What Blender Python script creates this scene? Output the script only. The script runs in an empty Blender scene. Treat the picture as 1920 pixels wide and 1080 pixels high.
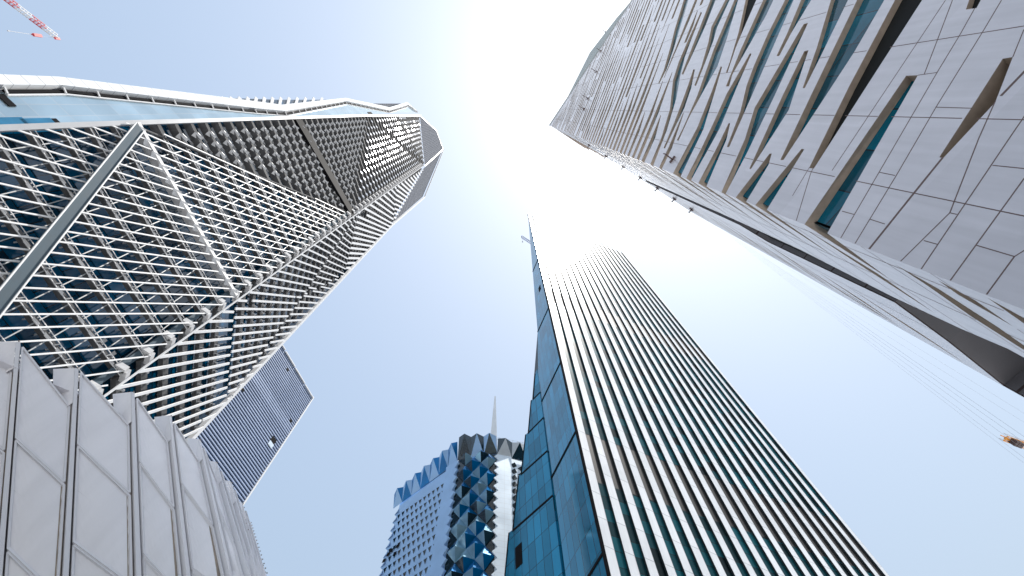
import bpy, math, random
from mathutils import Vector, Matrix
from mathutils.geometry import delaunay_2d_cdt
R = math.radians
C = bpy.context.scene.collection
scene = bpy.context.scene
# ---------------------------------------------------------------- camera
FPX = 884.0                                   # focal length in pixels of a 1920 wide frame
EYE = Vector((0, 0, 1.7))
zc = Vector((-15, 338, -FPX)).normalized()    # world up seen from the camera
yc = Vector((0, 0, -1)); yc = (yc - yc.dot(zc) * zc).normalized()
xc = yc.cross(zc)
ROT = Matrix((xc, yc, zc))
cam = bpy.data.cameras.new('camera'); camo = bpy.data.objects.new('camera', cam); C.objects.link(camo)
cam.sensor_width = 36; cam.lens = 36 * FPX / 1920; cam.clip_start = 0.1; cam.clip_end = 6000
camo.matrix_world = Matrix.Translation(EYE) @ ROT.to_4x4()
scene.camera = camo
# ---------------------------------------------------------------- world, sun, exposure
SUN_ZEN, SUN_AZ = 16.8, -11.6                 # degrees from the zenith, degrees from +X
world = bpy.data.worlds.new('World'); scene.world = world; world.use_nodes = True
wn = world.node_tree; bg = wn.nodes['Background']
sky = wn.nodes.new('ShaderNodeTexSky'); sky.sky_type = 'NISHITA'; sky.sun_disc = False
sky.sun_elevation = R(90 - SUN_ZEN); sky.sun_rotation = R(90 - SUN_AZ)
sky.altitude = 100; sky.air_density = 3.0; sky.dust_density = 8.0; sky.ozone_density = 3.0
def sky_math(op, a, v):                       # dusty air: compress the sky's range and tint it
    n = wn.nodes.new('ShaderNodeVectorMath'); n.operation = op; wn.links.new(a, n.inputs[0]); n.inputs[1].default_value = v
    return n.outputs[0]
gm_ = wn.nodes.new('ShaderNodeGamma'); gm_.inputs[1].default_value = .42
wn.links.new(sky_math('MULTIPLY', sky.outputs[0], (.1, .1, .1)), gm_.inputs[0])
wn.links.new(sky_math('MULTIPLY', gm_.outputs[0], (4.66, 5.36, 6.5)), bg.inputs[0]); bg.inputs[1].default_value = 0.12
sun = bpy.data.lights.new('sun', 'SUN'); suno = bpy.data.objects.new('sun', sun); C.objects.link(suno)
sun.energy = 5.0; sun.angle = R(0.53); sun.color = (1, .96, .9)
sdir = Vector((math.sin(R(SUN_ZEN)) * math.cos(R(SUN_AZ)), math.sin(R(SUN_ZEN)) * math.sin(R(SUN_AZ)), math.cos(R(SUN_ZEN))))
suno.rotation_euler = sdir.to_track_quat('Z', 'Y').to_euler()
scene.view_settings.view_transform = 'Standard'; scene.view_settings.look = 'None'
scene.view_settings.exposure = 0.62; scene.view_settings.gamma = 1

# ---------------------------------------------------------------- helpers
Z = Vector((0, 0, 1))
def ray(px, py):
    return (ROT @ Vector((px - 960, 540 - py, -FPX))).normalized()
def azd(az, d, z=0):
    return Vector((d * math.cos(R(az)), d * math.sin(R(az)), z))
class PL:
    """a wall plane: u metres along e, z height, o metres out along n"""
    def __init__(s, P0, e, flip=1):
        s.P = Vector((P0[0], P0[1], 0)); s.e = Vector((e[0], e[1], 0)).normalized()
        s.n = Vector((s.e.y, -s.e.x, 0)) * flip
    def pt(s, u, z, o=0): return s.P + s.e * u + Z * z + s.n * o
    def uz(s, px, py):
        d = ray(px, py); t = (s.P - EYE).dot(s.n) / d.dot(s.n); Q = EYE + d * t
        return ((Q - s.P).dot(s.e), Q.z)
class MB:
    def __init__(s): s.v = []; s.f = []; s.uv = []; s.m = []
    def poly(s, pts, uvs=None, m=0):
        i = len(s.v); s.v += [Vector(p) for p in pts]; s.f.append(tuple(range(i, i + len(pts))))
        s.uv.append(uvs or [(0, 0)] * len(pts)); s.m.append(m)
    def wall(s, P, uzs, o=0, m=0):
        s.poly([P.pt(u, z, o) for u, z in uzs], [(u, z) for u, z in uzs], m)
    def hexa(s, c, m=0):
        for q in ((0, 3, 2, 1), (4, 5, 6, 7), (0, 1, 5, 4), (1, 2, 6, 5), (2, 3, 7, 6), (3, 0, 4, 7)):
            s.poly([c[k] for k in q], None, m)
    def beam(s, a, b, n, w, h, m=0):
        """bar from a to b; w across, h along n (centred)"""
        a = Vector(a); b = Vector(b); d = (b - a)
        if d.length < 1e-4: return
        d.normalize(); n = (n - n.dot(d) * d)
        if n.length < 1e-5: n = d.orthogonal()
        n.normalize(); x = d.cross(n) * (w / 2); y = n * (h / 2)
        s.hexa([a - x - y, a + x - y, a + x + y, a - x + y, b - x - y, b + x - y, b + x + y, b - x + y], m)
    def slab(s, P, uzs, o0, o1, m=0, mside=None):
        """polygon in a wall plane extruded from o0 to o1"""
        if mside is None: mside = m
        s.wall(P, uzs, o1, m); s.wall(P, uzs[::-1], o0, mside)
        k = len(uzs)
        for i in range(k):
            a, b = uzs[i], uzs[(i + 1) % k]
            s.poly([P.pt(*a, o0), P.pt(*b, o0), P.pt(*b, o1), P.pt(*a, o1)],
                   [(0, a[1]), (1, b[1]), (1, b[1]), (0, a[1])], mside)
    def tube(s, a, b, r, n=8, r2=None, m=0):
        a = Vector(a); b = Vector(b); d = (b - a).normalized(); x = d.orthogonal().normalized(); y = d.cross(x)
        if r2 is None: r2 = r
        A = [a + (x * math.cos(t) + y * math.sin(t)) * r for t in [2 * math.pi * i / n for i in range(n)]]
        B = [b + (x * math.cos(t) + y * math.sin(t)) * r2 for t in [2 * math.pi * i / n for i in range(n)]]
        for i in range(n):
            j = (i + 1) % n; s.poly([A[i], A[j], B[j], B[i]], None, m)
        s.poly(A[::-1], None, m); s.poly(B, None, m)
    def build(s, name, mats, parent=None, smooth=False):
        base = parent.get('base') if parent else None
        off = Vector(base) if base is not None else Vector((0, 0, 0))
        me = bpy.data.meshes.new(name); me.from_pydata([tuple(p - off) for p in s.v], [], s.f)
        uvl = me.uv_layers.new(name='uv'); k = 0
        for f in s.uv:
            for q in f: uvl.data[k].uv = q; k += 1
        if not isinstance(mats, (list, tuple)): mats = [mats]
        for m in mats: me.materials.append(m)
        me.polygons.foreach_set('material_index', s.m)
        o = bpy.data.objects.new(name, me); C.objects.link(o)
        if parent:
            o.parent = parent; o['base'] = list(off)
        return o
def thing(name, label, cat, loc, group=None):
    o = bpy.data.objects.new(name, None); C.objects.link(o); o.location = loc; o.empty_display_size = 2
    o['base'] = list(loc); o['label'] = label; o['category'] = cat
    if group: o['group'] = group
    return o
COUNT = {}; REST = {}
def emit(mb, name, material, parent, limit=95):
    k = (name, parent.name); COUNT[k] = COUNT.get(k, 0) + 1
    if COUNT[k] <= limit: return mb.build(name, material, parent)
    a = REST.setdefault(k, (MB(), material, parent))[0]
    i = len(a.v); a.v += mb.v; a.f += [tuple(q + i for q in f) for f in mb.f]; a.uv += mb.uv; a.m += mb.m
def flush():
    for (name, _), (mb, material, parent) in REST.items():
        o = mb.build(name + '_remainder', material, parent); o['kind'] = 'stuff'
def clip(poly, a, b, c):
    """keep a*x+b*y<=c"""
    out = []
    for i in range(len(poly)):
        p, q = poly[i], poly[(i + 1) % len(poly)]
        dp = a * p[0] + b * p[1] - c; dq = a * q[0] + b * q[1] - c
        if dp <= 0: out.append(p)
        if dp * dq < 0:
            t = dp / (dp - dq); out.append((p[0] + t * (q[0] - p[0]), p[1] + t * (q[1] - p[1])))
    return out
def cut(poly, x0, y0, dx, dy):
    """intersections of the line (x0,y0)+t(dx,dy) with a polygon: list of (t0,t1)"""
    ts = []
    for i in range(len(poly)):
        p, q = poly[i], poly[(i + 1) % len(poly)]
        ex, ey = q[0] - p[0], q[1] - p[1]; den = dx * ey - dy * ex
        if abs(den) < 1e-9: continue
        t = ((p[0] - x0) * ey - (p[1] - y0) * ex) / den
        s_ = ((p[0] - x0) * dy - (p[1] - y0) * dx) / den
        if 0 <= s_ < 1: ts.append(t)
    ts.sort()
    return [(ts[i], ts[i + 1]) for i in range(0, len(ts) - 1, 2) if ts[i + 1] - ts[i] > .05]
def inside(x, y, poly):
    r = False; n = len(poly); j = n - 1
    for i in range(n):
        xi, yi = poly[i]; xj, yj = poly[j]
        if (yi > y) != (yj > y) and x < (xj - xi) * (y - yi) / (yj - yi) + xi: r = not r
        j = i
    return r

# ---------------------------------------------------------------- materials
def mat(name, col, rough=.5, metal=0., var=0., vscale=1., brick=None, spec=.5, pane=None, bump=0., streak=0.):
    """brick=(w,h,mortar,mortar colour, offset); pane=(amount) varies colour brick by brick"""
    m = bpy.data.materials.new(name); m.use_nodes = True; nt = m.node_tree; b = nt.nodes['Principled BSDF']
    b.inputs['Roughness'].default_value = rough; b.inputs['Metallic'].default_value = metal
    b.inputs['Specular IOR Level'].default_value = spec
    cur = None
    rgb = nt.nodes.new('ShaderNodeRGB'); rgb.outputs[0].default_value = (*col, 1); cur = rgb.outputs[0]
    if brick:
        w, h, mo, mc, offs = brick
        uv = nt.nodes.new('ShaderNodeUVMap'); uv.uv_map = 'uv'
        bt = nt.nodes.new('ShaderNodeTexBrick'); nt.links.new(uv.outputs[0], bt.inputs['Vector'])
        bt.inputs['Scale'].default_value = 1; bt.inputs['Brick Width'].default_value = w
        bt.inputs['Row Height'].default_value = h; bt.inputs['Mortar Size'].default_value = mo
        bt.inputs['Mortar Smooth'].default_value = 0; bt.offset = offs; bt.offset_frequency = 2
        p = pane or 0
        c2 = tuple(min(1, c * (1 - p)) for c in col); c1 = tuple(min(1, c * (1 + p)) for c in col)
        bt.inputs['Color1'].default_value = (*c1, 1); bt.inputs['Color2'].default_value = (*c2, 1)
        bt.inputs['Mortar'].default_value = (*mc, 1); cur = bt.outputs[0]
    if var:
        tc = nt.nodes.new('ShaderNodeTexCoord'); no = nt.nodes.new('ShaderNodeTexNoise')
        no.inputs['Scale'].default_value = vscale; no.inputs['Detail'].default_value = 6
        nt.links.new(tc.outputs['Object'], no.inputs['Vector'])
        mr = nt.nodes.new('ShaderNodeMapRange'); mr.inputs[1].default_value = .3; mr.inputs[2].default_value = .7
        mr.inputs[3].default_value = 1 - var; mr.inputs[4].default_value = 1 + var
        nt.links.new(no.outputs[0], mr.inputs[0])
        mx = nt.nodes.new('ShaderNodeMix'); mx.data_type = 'RGBA'; mx.blend_type = 'MULTIPLY'; mx.inputs[0].default_value = 1
        nt.links.new(cur, mx.inputs[6]); nt.links.new(mr.outputs[0], mx.inputs[7]); cur = mx.outputs[2]
        mr2 = nt.nodes.new('ShaderNodeMapRange'); mr2.inputs[3].default_value = max(.02, rough * .8); mr2.inputs[4].default_value = min(1, rough * 1.2)
        nt.links.new(no.outputs[0], mr2.inputs[0]); nt.links.new(mr2.outputs[0], b.inputs['Roughness'])
        if bump:
            bp = nt.nodes.new('ShaderNodeBump'); bp.inputs['Strength'].default_value = bump; bp.inputs['Distance'].default_value = .05
            nt.links.new(no.outputs[0], bp.inputs['Height']); nt.links.new(bp.outputs[0], b.inputs['Normal'])
    if streak:
        tc = nt.nodes.new('ShaderNodeTexCoord'); mp = nt.nodes.new('ShaderNodeMapping'); mp.inputs['Scale'].default_value = (1.6, 1.6, .09)
        no = nt.nodes.new('ShaderNodeTexNoise'); no.inputs['Scale'].default_value = 1.5; no.inputs['Detail'].default_value = 5
        nt.links.new(tc.outputs['Object'], mp.inputs[0]); nt.links.new(mp.outputs[0], no.inputs['Vector'])
        mr = nt.nodes.new('ShaderNodeMapRange'); mr.inputs[1].default_value = .35; mr.inputs[2].default_value = .7
        mr.inputs[3].default_value = 1 + streak * .4; mr.inputs[4].default_value = 1 - streak
        nt.links.new(no.outputs[0], mr.inputs[0])
        mx = nt.nodes.new('ShaderNodeMix'); mx.data_type = 'RGBA'; mx.blend_type = 'MULTIPLY'; mx.inputs[0].default_value = 1
        nt.links.new(cur, mx.inputs[6]); nt.links.new(mr.outputs[0], mx.inputs[7]); cur = mx.outputs[2]
    nt.links.new(cur, b.inputs['Base Color'])
    return m
M = dict(
    ground=mat('grey_paving', (.40, .395, .39), .8, var=.15, vscale=.3, brick=None),
    stone=mat('pale_stone_panel', (.60, .595, .655), .22, var=.03, vscale=.6, streak=.07, brick=(4.3, 7.7, 0., (.5, .5, .5), .5), pane=.035),
    soffit=mat('tan_reveal', (.40, .325, .265), .7, var=.14, vscale=1.5),
    joint=mat('panel_joint', (.16, .12, .12), .8, spec=.1),
    teal=mat('teal_glass', (.0, .085, .135), .08, brick=(2.6, 3.9, .045, (.01, .02, .03), 0.), pane=.45, spec=.22, var=.25, vscale=.4),
    dark=mat('dark_opening', (.012, .013, .014), .8, spec=.15),
    grey=mat('grey_soffit_panel', (.18, .175, .195), .6, var=.05, vscale=.5, brick=(4.4, 4.2, .09, (.06, .04, .04), 0.)),
    screen=mat('roof_screen', (.38, .42, .42), .6, var=.05, vscale=.2),
    white=mat('white_painted_metal', (.72, .72, .73), .5, spec=.2, var=.04, vscale=.7),
    whitepanel=mat('white_metal_panel', (.78, .79, .80), .35, var=.05, vscale=.3, brick=(60, 2.4, .05, (.35, .36, .38), 0.)),
    polished=mat('polished_plate', (.24, .25, .28), .06, metal=1., var=.1, vscale=1.),
    steel=mat('brushed_steel', (.36, .37, .38), .5, metal=.2, var=.1, vscale=2.),
    bronze=mat('bronze_rib', (.105, .106, .11), .8, spec=.1, var=.25, vscale=1.2),
    lozenge=mat('pale_metal_plate', (.56, .56, .57), .55, spec=.3, var=.15, vscale=1.),
    night=mat('dark_blue_glass', (.0, .045, .10), .08, brick=(2.2, 4.66, .06, (.01, .012, .015), .5), pane=.6, var=.3, vscale=.12, spec=.7),
    bluepane=mat('bright_blue_pane', (.02, .16, .30), .15, var=.2, vscale=.5),
    sheen=mat('reflective_glass', (.38, .50, .58), .12, metal=.5, brick=(1.9, 4.66, .05, (.5, .55, .58), 0.), pane=.08, var=.12, vscale=.15),
    beamgrey=mat('grey_blue_beam', (.07, .10, .125), .7, spec=.15, var=.1, vscale=.5),
    meshgrey=mat('grey_mesh', (.25, .26, .29), .9, spec=0., var=.1, vscale=.5, brick=(2.2, 2.2, .2, (.05, .055, .065), .5)),
    fin=mat('white_fin', (.76, .76, .76), .24, metal=.35, streak=.06, brick=(2.0, 4.1, .05, (.42, .42, .42), 0.), pane=.05, var=.08, vscale=.15),
    finside=mat('shaded_fin_side', (.02, .03, .035), .5),  # near-black: shade on the fin sides put into the colour
    finglass=mat('striped_tower_glass', (.0, .038, .05), .3, brick=(2.68, 2.05, .05, (.006, .008, .009), 0.), pane=.9, spec=.12),
    louver=mat('black_louver', (.011, .008, .008), .6, brick=(9, .35, .06, (.004, .004, .004), 0.)),
    sideglass=mat('side_blue_glass', (.01, .20, .34), .07, metal=.5, brick=(1.6, 4.1, .05, (.0, .05, .08), 0.), pane=.28, var=.1, vscale=.1),
    black=mat('black_seam', (.008, .008, .01), .8, spec=.08),
    slab=mat('slab_louver', (.33, .40, .55), .4, metal=.1, var=.06, vscale=.1),
    slabdark=mat('slab_dark_wall', (.02, .06, .12), .3),  # dark blue wall behind the louvres
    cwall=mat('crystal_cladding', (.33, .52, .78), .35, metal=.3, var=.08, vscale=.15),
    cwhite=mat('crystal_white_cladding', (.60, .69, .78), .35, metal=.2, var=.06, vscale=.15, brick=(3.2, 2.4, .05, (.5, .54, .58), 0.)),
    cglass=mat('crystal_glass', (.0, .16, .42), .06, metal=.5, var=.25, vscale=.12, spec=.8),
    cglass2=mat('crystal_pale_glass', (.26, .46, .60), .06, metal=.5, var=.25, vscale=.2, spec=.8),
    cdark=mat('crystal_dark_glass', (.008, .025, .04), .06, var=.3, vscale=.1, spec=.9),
    panel=mat('matt_grey_panel', (.86, .83, .85), .36, var=.03, vscale=.4, streak=.05),
    paneltrim=mat('grey_panel_trim', (.74, .72, .74), .4),
    rib=mat('tan_panel_gap', (.32, .26, .21), .7, var=.2, vscale=2.),
    red=mat('red_crane_paint', (.55, .06, .07), .45),
    orange=mat('orange_crane_paint', (.62, .27, .04), .45, var=.1),
    rope=mat('steel_rope', (.38, .40, .44), .5),
)
random.seed(4)

# ================================================================ ground
g = MB(); g.poly([(-3000, -3000, 0), (3000, -3000, 0), (3000, 3000, 0), (-3000, 3000, 0)])
go = g.build('ground', M['ground']); go['kind'] = 'structure'

# ================================================================ right stone tower
K = Vector((16.987, 6.984, 0))
F1 = PL(K, (.590, -.807), -1)
if F1.n.dot(-K) < 0: F1.n = -F1.n
F2 = PL(K, (.807, .590), -1)
if F2.n.dot(-K) < 0 and F2.n.y < 0: F2.n = -F2.n
if F2.n.y < 0: F2.n = -F2.n
D = .38
stone = thing('stone_clad_tower', 'tall pale stone tower filling the upper right, cut by slanting slit windows with tan reveals', 'tower', (K.x, K.y, 0))
traced = [
 [(1527,400),(1699,142),(1721,141),(1570,417)],
 [(1517,315),(1593,160),(1678,0),(1720,-80),(1765,-60),(1729,0),(1626,160),(1526,316)],
 [(1463,300),(1520,180),(1607,0),(1640,-70),(1700,-70),(1658,0),(1602,97),(1548,180),(1469,300)],
 [(1505,165),(1532,88),(1558,0),(1580,-70),(1622,-70),(1590,0),(1538,107),(1509,165)],
 [(1405,316),(1467,180),(1508,96),(1516,94),(1489,175),(1479,206),(1408,317)],
 [(1371,338),(1397,260),(1415,202),(1428,180),(1507,45),(1515,43),(1452,180),(1400,288),(1378,342)],
 [(1363,275),(1388,210),(1400,160),(1415,120),(1440,63),(1472,0),(1510,-70),(1530,-70),(1488,0),(1418,160),(1397,208),(1367,276)],
 [(1456,105),(1477,60),(1502,0),(1530,-70),(1560,-70),(1521,0),(1483,63),(1461,105)],
 [(1361,162),(1388,95),(1431,0),(1460,-70),(1480,-70),(1450,0),(1437,28),(1373,140),(1367,162)],
 [(1298,320),(1319,270),(1337,232),(1363,175),(1406,100),(1409,101),(1383,160),(1350,240),(1306,325)],
 [(1320,330),(1345,275),(1366,231),(1369,231),(1362,262),(1336,335)],
 [(1272,312),(1307,240),(1335,170),(1351,125),(1354,125),(1341,170),(1319,242),(1286,318)],
 [(1761,295),(1822,201),(1880,110),(1899,107),(1866,192),(1769,296)],
 [(1811,18),(1817,0),(1830,-45),(1865,-45),(1839,0),(1831,15)],
 [(1398,348),(1443,288),(1447,288),(1441,309),(1416,358)],
 [(1437,360),(1503,279),(1508,280),(1457,371)],
 [(1227,298),(1240,258),(1256,205),(1262,150),(1273,115),(1289,78),(1314,22),(1316,24),(1297,72),(1284,107),(1276,140),(1268,185),(1250,245),(1232,301)],
 [(1302,160),(1315,125),(1328,80),(1334,50),(1360,0),(1390,-55),(1398,-55),(1368,0),(1345,50),(1338,75),(1322,118),(1305,161)],
 [(1269,263),(1282,237),(1307,180),(1338,93),(1377,0),(1400,-55),(1410,-55),(1384,0),(1363,72),(1345,125),(1325,160),(1293,218),(1272,264)],
 [(1361,136),(1368,117),(1385,60),(1398,0),(1410,-50),(1440,-50),(1418,0),(1396,50),(1380,88),(1364,136)],
 [(1234,157),(1245,130),(1257,88),(1265,55),(1282,0),(1300,-50),(1306,-50),(1291,0),(1276,50),(1262,95),(1250,130),(1236,157)],
 [(1278,139),(1297,90),(1312,52),(1332,0),(1350,-50),(1360,-50),(1342,0),(1322,50),(1303,92),(1281,140)],
 [(1244,278),(1266,225),(1281,185),(1290,160),(1300,130),(1303,130),(1296,165),(1283,203),(1265,240),(1247,278)],
]
slits1 = []
for s in traced:
    p = [F1.uz(*q) for q in s]
    slits1.append([(0 if u < 1.25 else u, z) for u, z in p])
def slope(z):
    xs = [(20, .15), (28, .25), (55, .75), (81, 1.2), (112, 1.5), (191, 2.1)]
    for (a, b), (c, d) in zip(xs, xs[1:]):
        if z <= c: return b + (d - b) * (z - a) / (c - a)
    return 2.1
ROOF = 190.6
def near(poly, others, pad=.35):
    pts = []
    for i in range(len(poly)):
        a, b = poly[i], poly[(i + 1) % len(poly)]
        for k in range(24):
            t = k / 24; pts.append((a[0] + (b[0] - a[0]) * t, a[1] + (b[1] - a[1]) * t))
    for o in others:
        zs = [p[1] for p in o]; us = [p[0] for p in o]
        for x, y in pts:
            if min(us) - 1 < x < max(us) + 1 and min(zs) - 1.5 < y < max(zs) + 1.5:
                for dx, dy in ((0, pad * 1.3), (0, -pad * 1.3), (pad, 0), (-pad, 0), (0, 0)):
                    if inside(x + dx, y + dy, o): return True
    return False
row = 0; z0 = 49.6 - 14 * 2.5
proc = []
def slit(u0, u1, z0, s, t, kk, sgn, f):
    zz = lambda q: z0 + s * q
    while u1 > u0 + 2 and zz(u1) > ROOF - 2: u1 -= .5
    um = u0 + (u1 - u0) * f
    th0, th1 = ((t, .25) if sgn else (.25, t))
    if u0 < .8: th0, th1 = t * .9, .25
    return [(u0, zz(u0)), (um, zz(um) + kk), (u1, zz(u1)), (u1, zz(u1) - th1), (um, zz(um) + kk * .2 - t * 1.12), (u0, zz(u0) - th0)]
while z0 < ROOF - 1:
    s = slope(max(z0, 50)); ph = (row * 5.3) % 11
    u = 0 if row % 3 != 2 else -6 - ph * .5
    while u < 58:
        L = random.uniform(18, 34) if random.random() < .6 else random.uniform(9, 14); u0, u1 = max(0, u), u + L
        if u0 < .8: u0 = 0
        t = random.uniform(.9, 1.35) * (1 + .12 * s); kk = random.uniform(-.25, .25); f = random.uniform(.35, .6); done = False
        for fr0, fr1 in ((0, 1), (0, .6), (.4, 1), (0, .35), (.65, 1), (.3, .6)):
            a, b = u0 + (u1 - u0) * fr0, u0 + (u1 - u0) * fr1
            if b - a < 2.5: continue
            P = slit(a, b, z0, s, t, kk, row % 2, f); cu = (a + P[2][0]) / 2; cz = z0 + s * cu
            if P[2][0] - a < 2.2 or max(p[1] for p in P) > ROOF - .9 or min(p[1] for p in P) < 20: continue
            if cz < (52 + .55 * cu if cu < 10 else 58.5 + (cu - 10) * .85): continue
            if near(P, slits1, .16) or near(P, proc, .14): continue
            proc.append(P)
            if fr1 == 1: break
        u += L + random.uniform(.5, 1.4)
    z0 += 2.4 + .004 * max(0, z0 - 60); row += 1
proc.sort(key=lambda P: P[0][1] - .6 * P[0][0])
slits1 += proc
# second face: slits, wedge recess
slits2 = []
for s in [[(1726,489),(1748,496),(1778,526)], [(1699,504),(1728,518),(1760,542),(1833,598),(1913,652),(1763,565)],
          [(1847,558),(1906,600),(1922,622),(1893,606)]]:
    slits2.append([(max(.4, F2.uz(*q)[0]), F2.uz(*q)[1]) for q in s])
slits2 = [[(.6, 19.6), (1.6, 19.4), (3.0, 18.0), (1.4, 18.5)], [(.8, 22.1), (2.2, 21.4), (4.5, 20.8), (6.4, 19.7), (7.4, 18.6), (4.3, 19.4), (2.0, 20.6)],
          [(.3, 17.3), (1.9, 16.9), (3.4, 15.2), (1.6, 15.9)]]
WEDGE = [F2.uz(*p) for p in ((1210,337),(1387,416),(1500,468),(1671,555),(1801,616),(1890,654))] + [(9.5, 18), (8, 4), (22.3, 4), (22.3, 30.3)] + [F2.uz(*p) for p in ((1778,641),(1677,567),(1440,454),(1387,422),(1212,341))]
print('wedge', [(round(a,1), round(b,1)) for a, b in WEDGE])
zc_ = []
for s in slits1:
    if min(p[0] for p in s) < .01:
        zs = [p[1] for p in s if p[0] < .01]
        if len(zs) >= 2:
            za, zb = max(zs), min(zs); L = random.uniform(7, 11)
            sl = .45 + .006 * za
            P = [(0, za), (L * .5, za - sl * L * .5), (L, za - sl * L), (L * .5, min(zb, za - 1.0) - sl * L * .5), (0, zb)]
            if near(P, [WEDGE], .25): P = [(u_ * .5, za + (z_ - za) * .5 if u_ > 0 else z_) for u_, z_ in P]
            if min(p[1] for p in P) > 8 and not near(P, slits2, .1) and not near(P, [WEDGE], .1): slits2.append(P); zc_.append(za)
def top2(L):
    xs = [(0, ROOF), (4.6, 147.5), (9.5, 111.6), (22.5, 90.2)]
    for (a, b), (c, d) in zip(xs, xs[1:]):
        if L <= c: return b + (d - b) * (L - a) / (c - a)
    return 90
z0 = 12
row = 0
while z0 < 200:
    for u in ([1.5, 11.0, 17.0] if row % 2 else [5.5, 14.5]):
        L = random.uniform(6, 10); u0 = u + random.uniform(-1, 1); u1 = u0 + L; t = random.uniform(.8, 1.3)
        sl = .45 + .006 * z0; zz = lambda q: z0 - sl * (q - 8)
        P = [(u0, zz(u0)), (u0 + L / 2, zz(u0 + L / 2) + .15), (u1, zz(u1)), (u0 + L / 2, zz(u0 + L / 2) - t)]
        u1 = min(u1, 21.9)
        P = [(min(a_, u1), b_) for a_, b_ in P]
        if u1 - u0 > 3 and min(p[1] for p in P) > 9 and all(p[1] < top2(p[0]) - 1 for p in P) and not near(P, slits2, .12) and not near(P, [WEDGE], .3):
            slits2.append(P)
    z0 += 2.6; row += 1
def facade(Pn, outline, holes, name, mats, parent):
    verts = []; edges = []
    def addloop(loop):
        i = len(verts); n = len(loop)
        verts.extend([Vector(p) for p in loop]); edges.extend([(i + k, i + (k + 1) % n) for k in range(n)])
    addloop(outline)
    for h in holes: addloop(h)
    vo, eo, fo, _, _, _ = delaunay_2d_cdt(verts, edges, [], 0, 1e-4)
    mb = MB()
    for f in fo:
        c = sum((vo[i] for i in f), Vector((0, 0))) / len(f)
        if not inside(c.x, c.y, outline): continue
        if any(min(p[0] for p in h) <= c.x <= max(p[0] for p in h) and inside(c.x, c.y, h) for h in holes): continue
        mb.wall(Pn, [(vo[i].x, vo[i].y) for i in f])
    return mb.build(name, mats, parent)
out1 = [(0, 0), (62, 0), (62, ROOF), (0, ROOF)]
w1 = facade(F1, out1, slits1, 'stone_wall', M['stone'], stone)
out2 = [(0, 0), (22.5, 0), (22.5, 90.2), (9.5, 111.6), (4.6, 147.5), (0, ROOF)]
w2 = facade(F2, out2, slits2 + [WEDGE], 'stone_wall', M['stone'], stone)
# inner volume behind the openings and closed back
inner = MB()
ip = lambda a, b, z: F1.P + F1.e * a + F2.e * b + Z * z
inner.wall(F1, [(D, 0), (62, 0), (62, ROOF - .6), (D, ROOF - .6)], -1.7)
inner.wall(F2, [(D, 0), (6, 0), (14, 60), (14, 95), (9.5, 111), (4.6, 147), (D, ROOF - 1)], -D - .12)
inner.build('core_wall', M['dark'], stone)
back = MB()
rf = [(0, ROOF), (4.6, 147.5), (9.5, 111.6), (22.5, 90.2)]
for (a, za), (b, zb) in zip(rf, rf[1:]):
    back.poly([ip(0, a, za), ip(62, a, za), ip(62, b, zb), ip(0, b, zb)])
back.poly([ip(0, 22.5, 0), ip(62, 22.5, 0), ip(62, 22.5, 90.2), ip(0, 22.5, 90.2)])
back.poly([ip(62, 0, 0), ip(62, 22.5, 0), ip(62, 22.5, 90.2), ip(62, 9.5, 111.6), ip(62, 4.6, 147.5), ip(62, 0, ROOF)])
back.build('roof', M['stone'], stone)
def window(Pn, loop, wrap_e, glass, depth=D):
    rv = MB(); n = len(loop)
    inn = [((depth if u < .01 else u), z) for u, z in loop]
    area = sum(loop[i][0] * loop[(i + 1) % n][1] - loop[(i + 1) % n][0] * loop[i][1] for i in range(n))
    for i in range(n):
        a, b = loop[i], loop[(i + 1) % n]
        if a[0] < .01 and b[0] < .01: continue
        ia, ib = inn[i], inn[(i + 1) % n]
        rv.poly([Pn.pt(*a), Pn.pt(*b), Pn.pt(*ib, -depth), Pn.pt(*ia, -depth)])
    pn = MB(); pn.wall(Pn, inn, -depth + .01)
    return rv, pn
def tris(Pn, loop, o):
    vo, eo, fo, _, _, _ = delaunay_2d_cdt([Vector(p) for p in loop], [(i, (i + 1) % len(loop)) for i in range(len(loop))], [], 0, 1e-4)
    mb = MB()
    for f in fo:
        c = sum((vo[i] for i in f), Vector((0, 0))) / len(f)
        if inside(c.x, c.y, loop): mb.wall(Pn, [(vo[i].x, vo[i].y) for i in f], o)
    return mb
rest_r, rest_p = MB(), MB()
def merge(a, b):
    i = len(a.v); a.v += b.v; a.f += [tuple(k + i for k in f) for f in b.f]; a.uv += b.uv; a.m += b.m
for k, (Pn, s) in enumerate([(F1, s) for s in slits1[:78]] + [(F2, s) for s in slits2[:20]] + [(F1, s) for s in slits1[78:]] + [(F2, s) for s in slits2[20:]]):
    dep = 1.5 if k == 12 else (.5 if k in (0, 1, 2) else D)
    rv, pn = window(Pn, s, None, None, dep)
    inn = [((dep if u < .01 else u), z) for u, z in s]
    pn = tris(Pn, inn, -dep + .01)
    if k < 98:
        w = rv.build('window', M['soffit'], stone)
        g_ = M['dark'] if k in (1, 12, 13, 19) else M['teal']
        pn.build('pane', g_, w)
    else: merge(rest_r, rv); merge(rest_p, pn)
o = rest_r.build('window_reveals', M['soffit'], stone); o['kind'] = 'stuff'
o = rest_p.build('window_panes', M['teal'], stone); o['kind'] = 'stuff'
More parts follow.
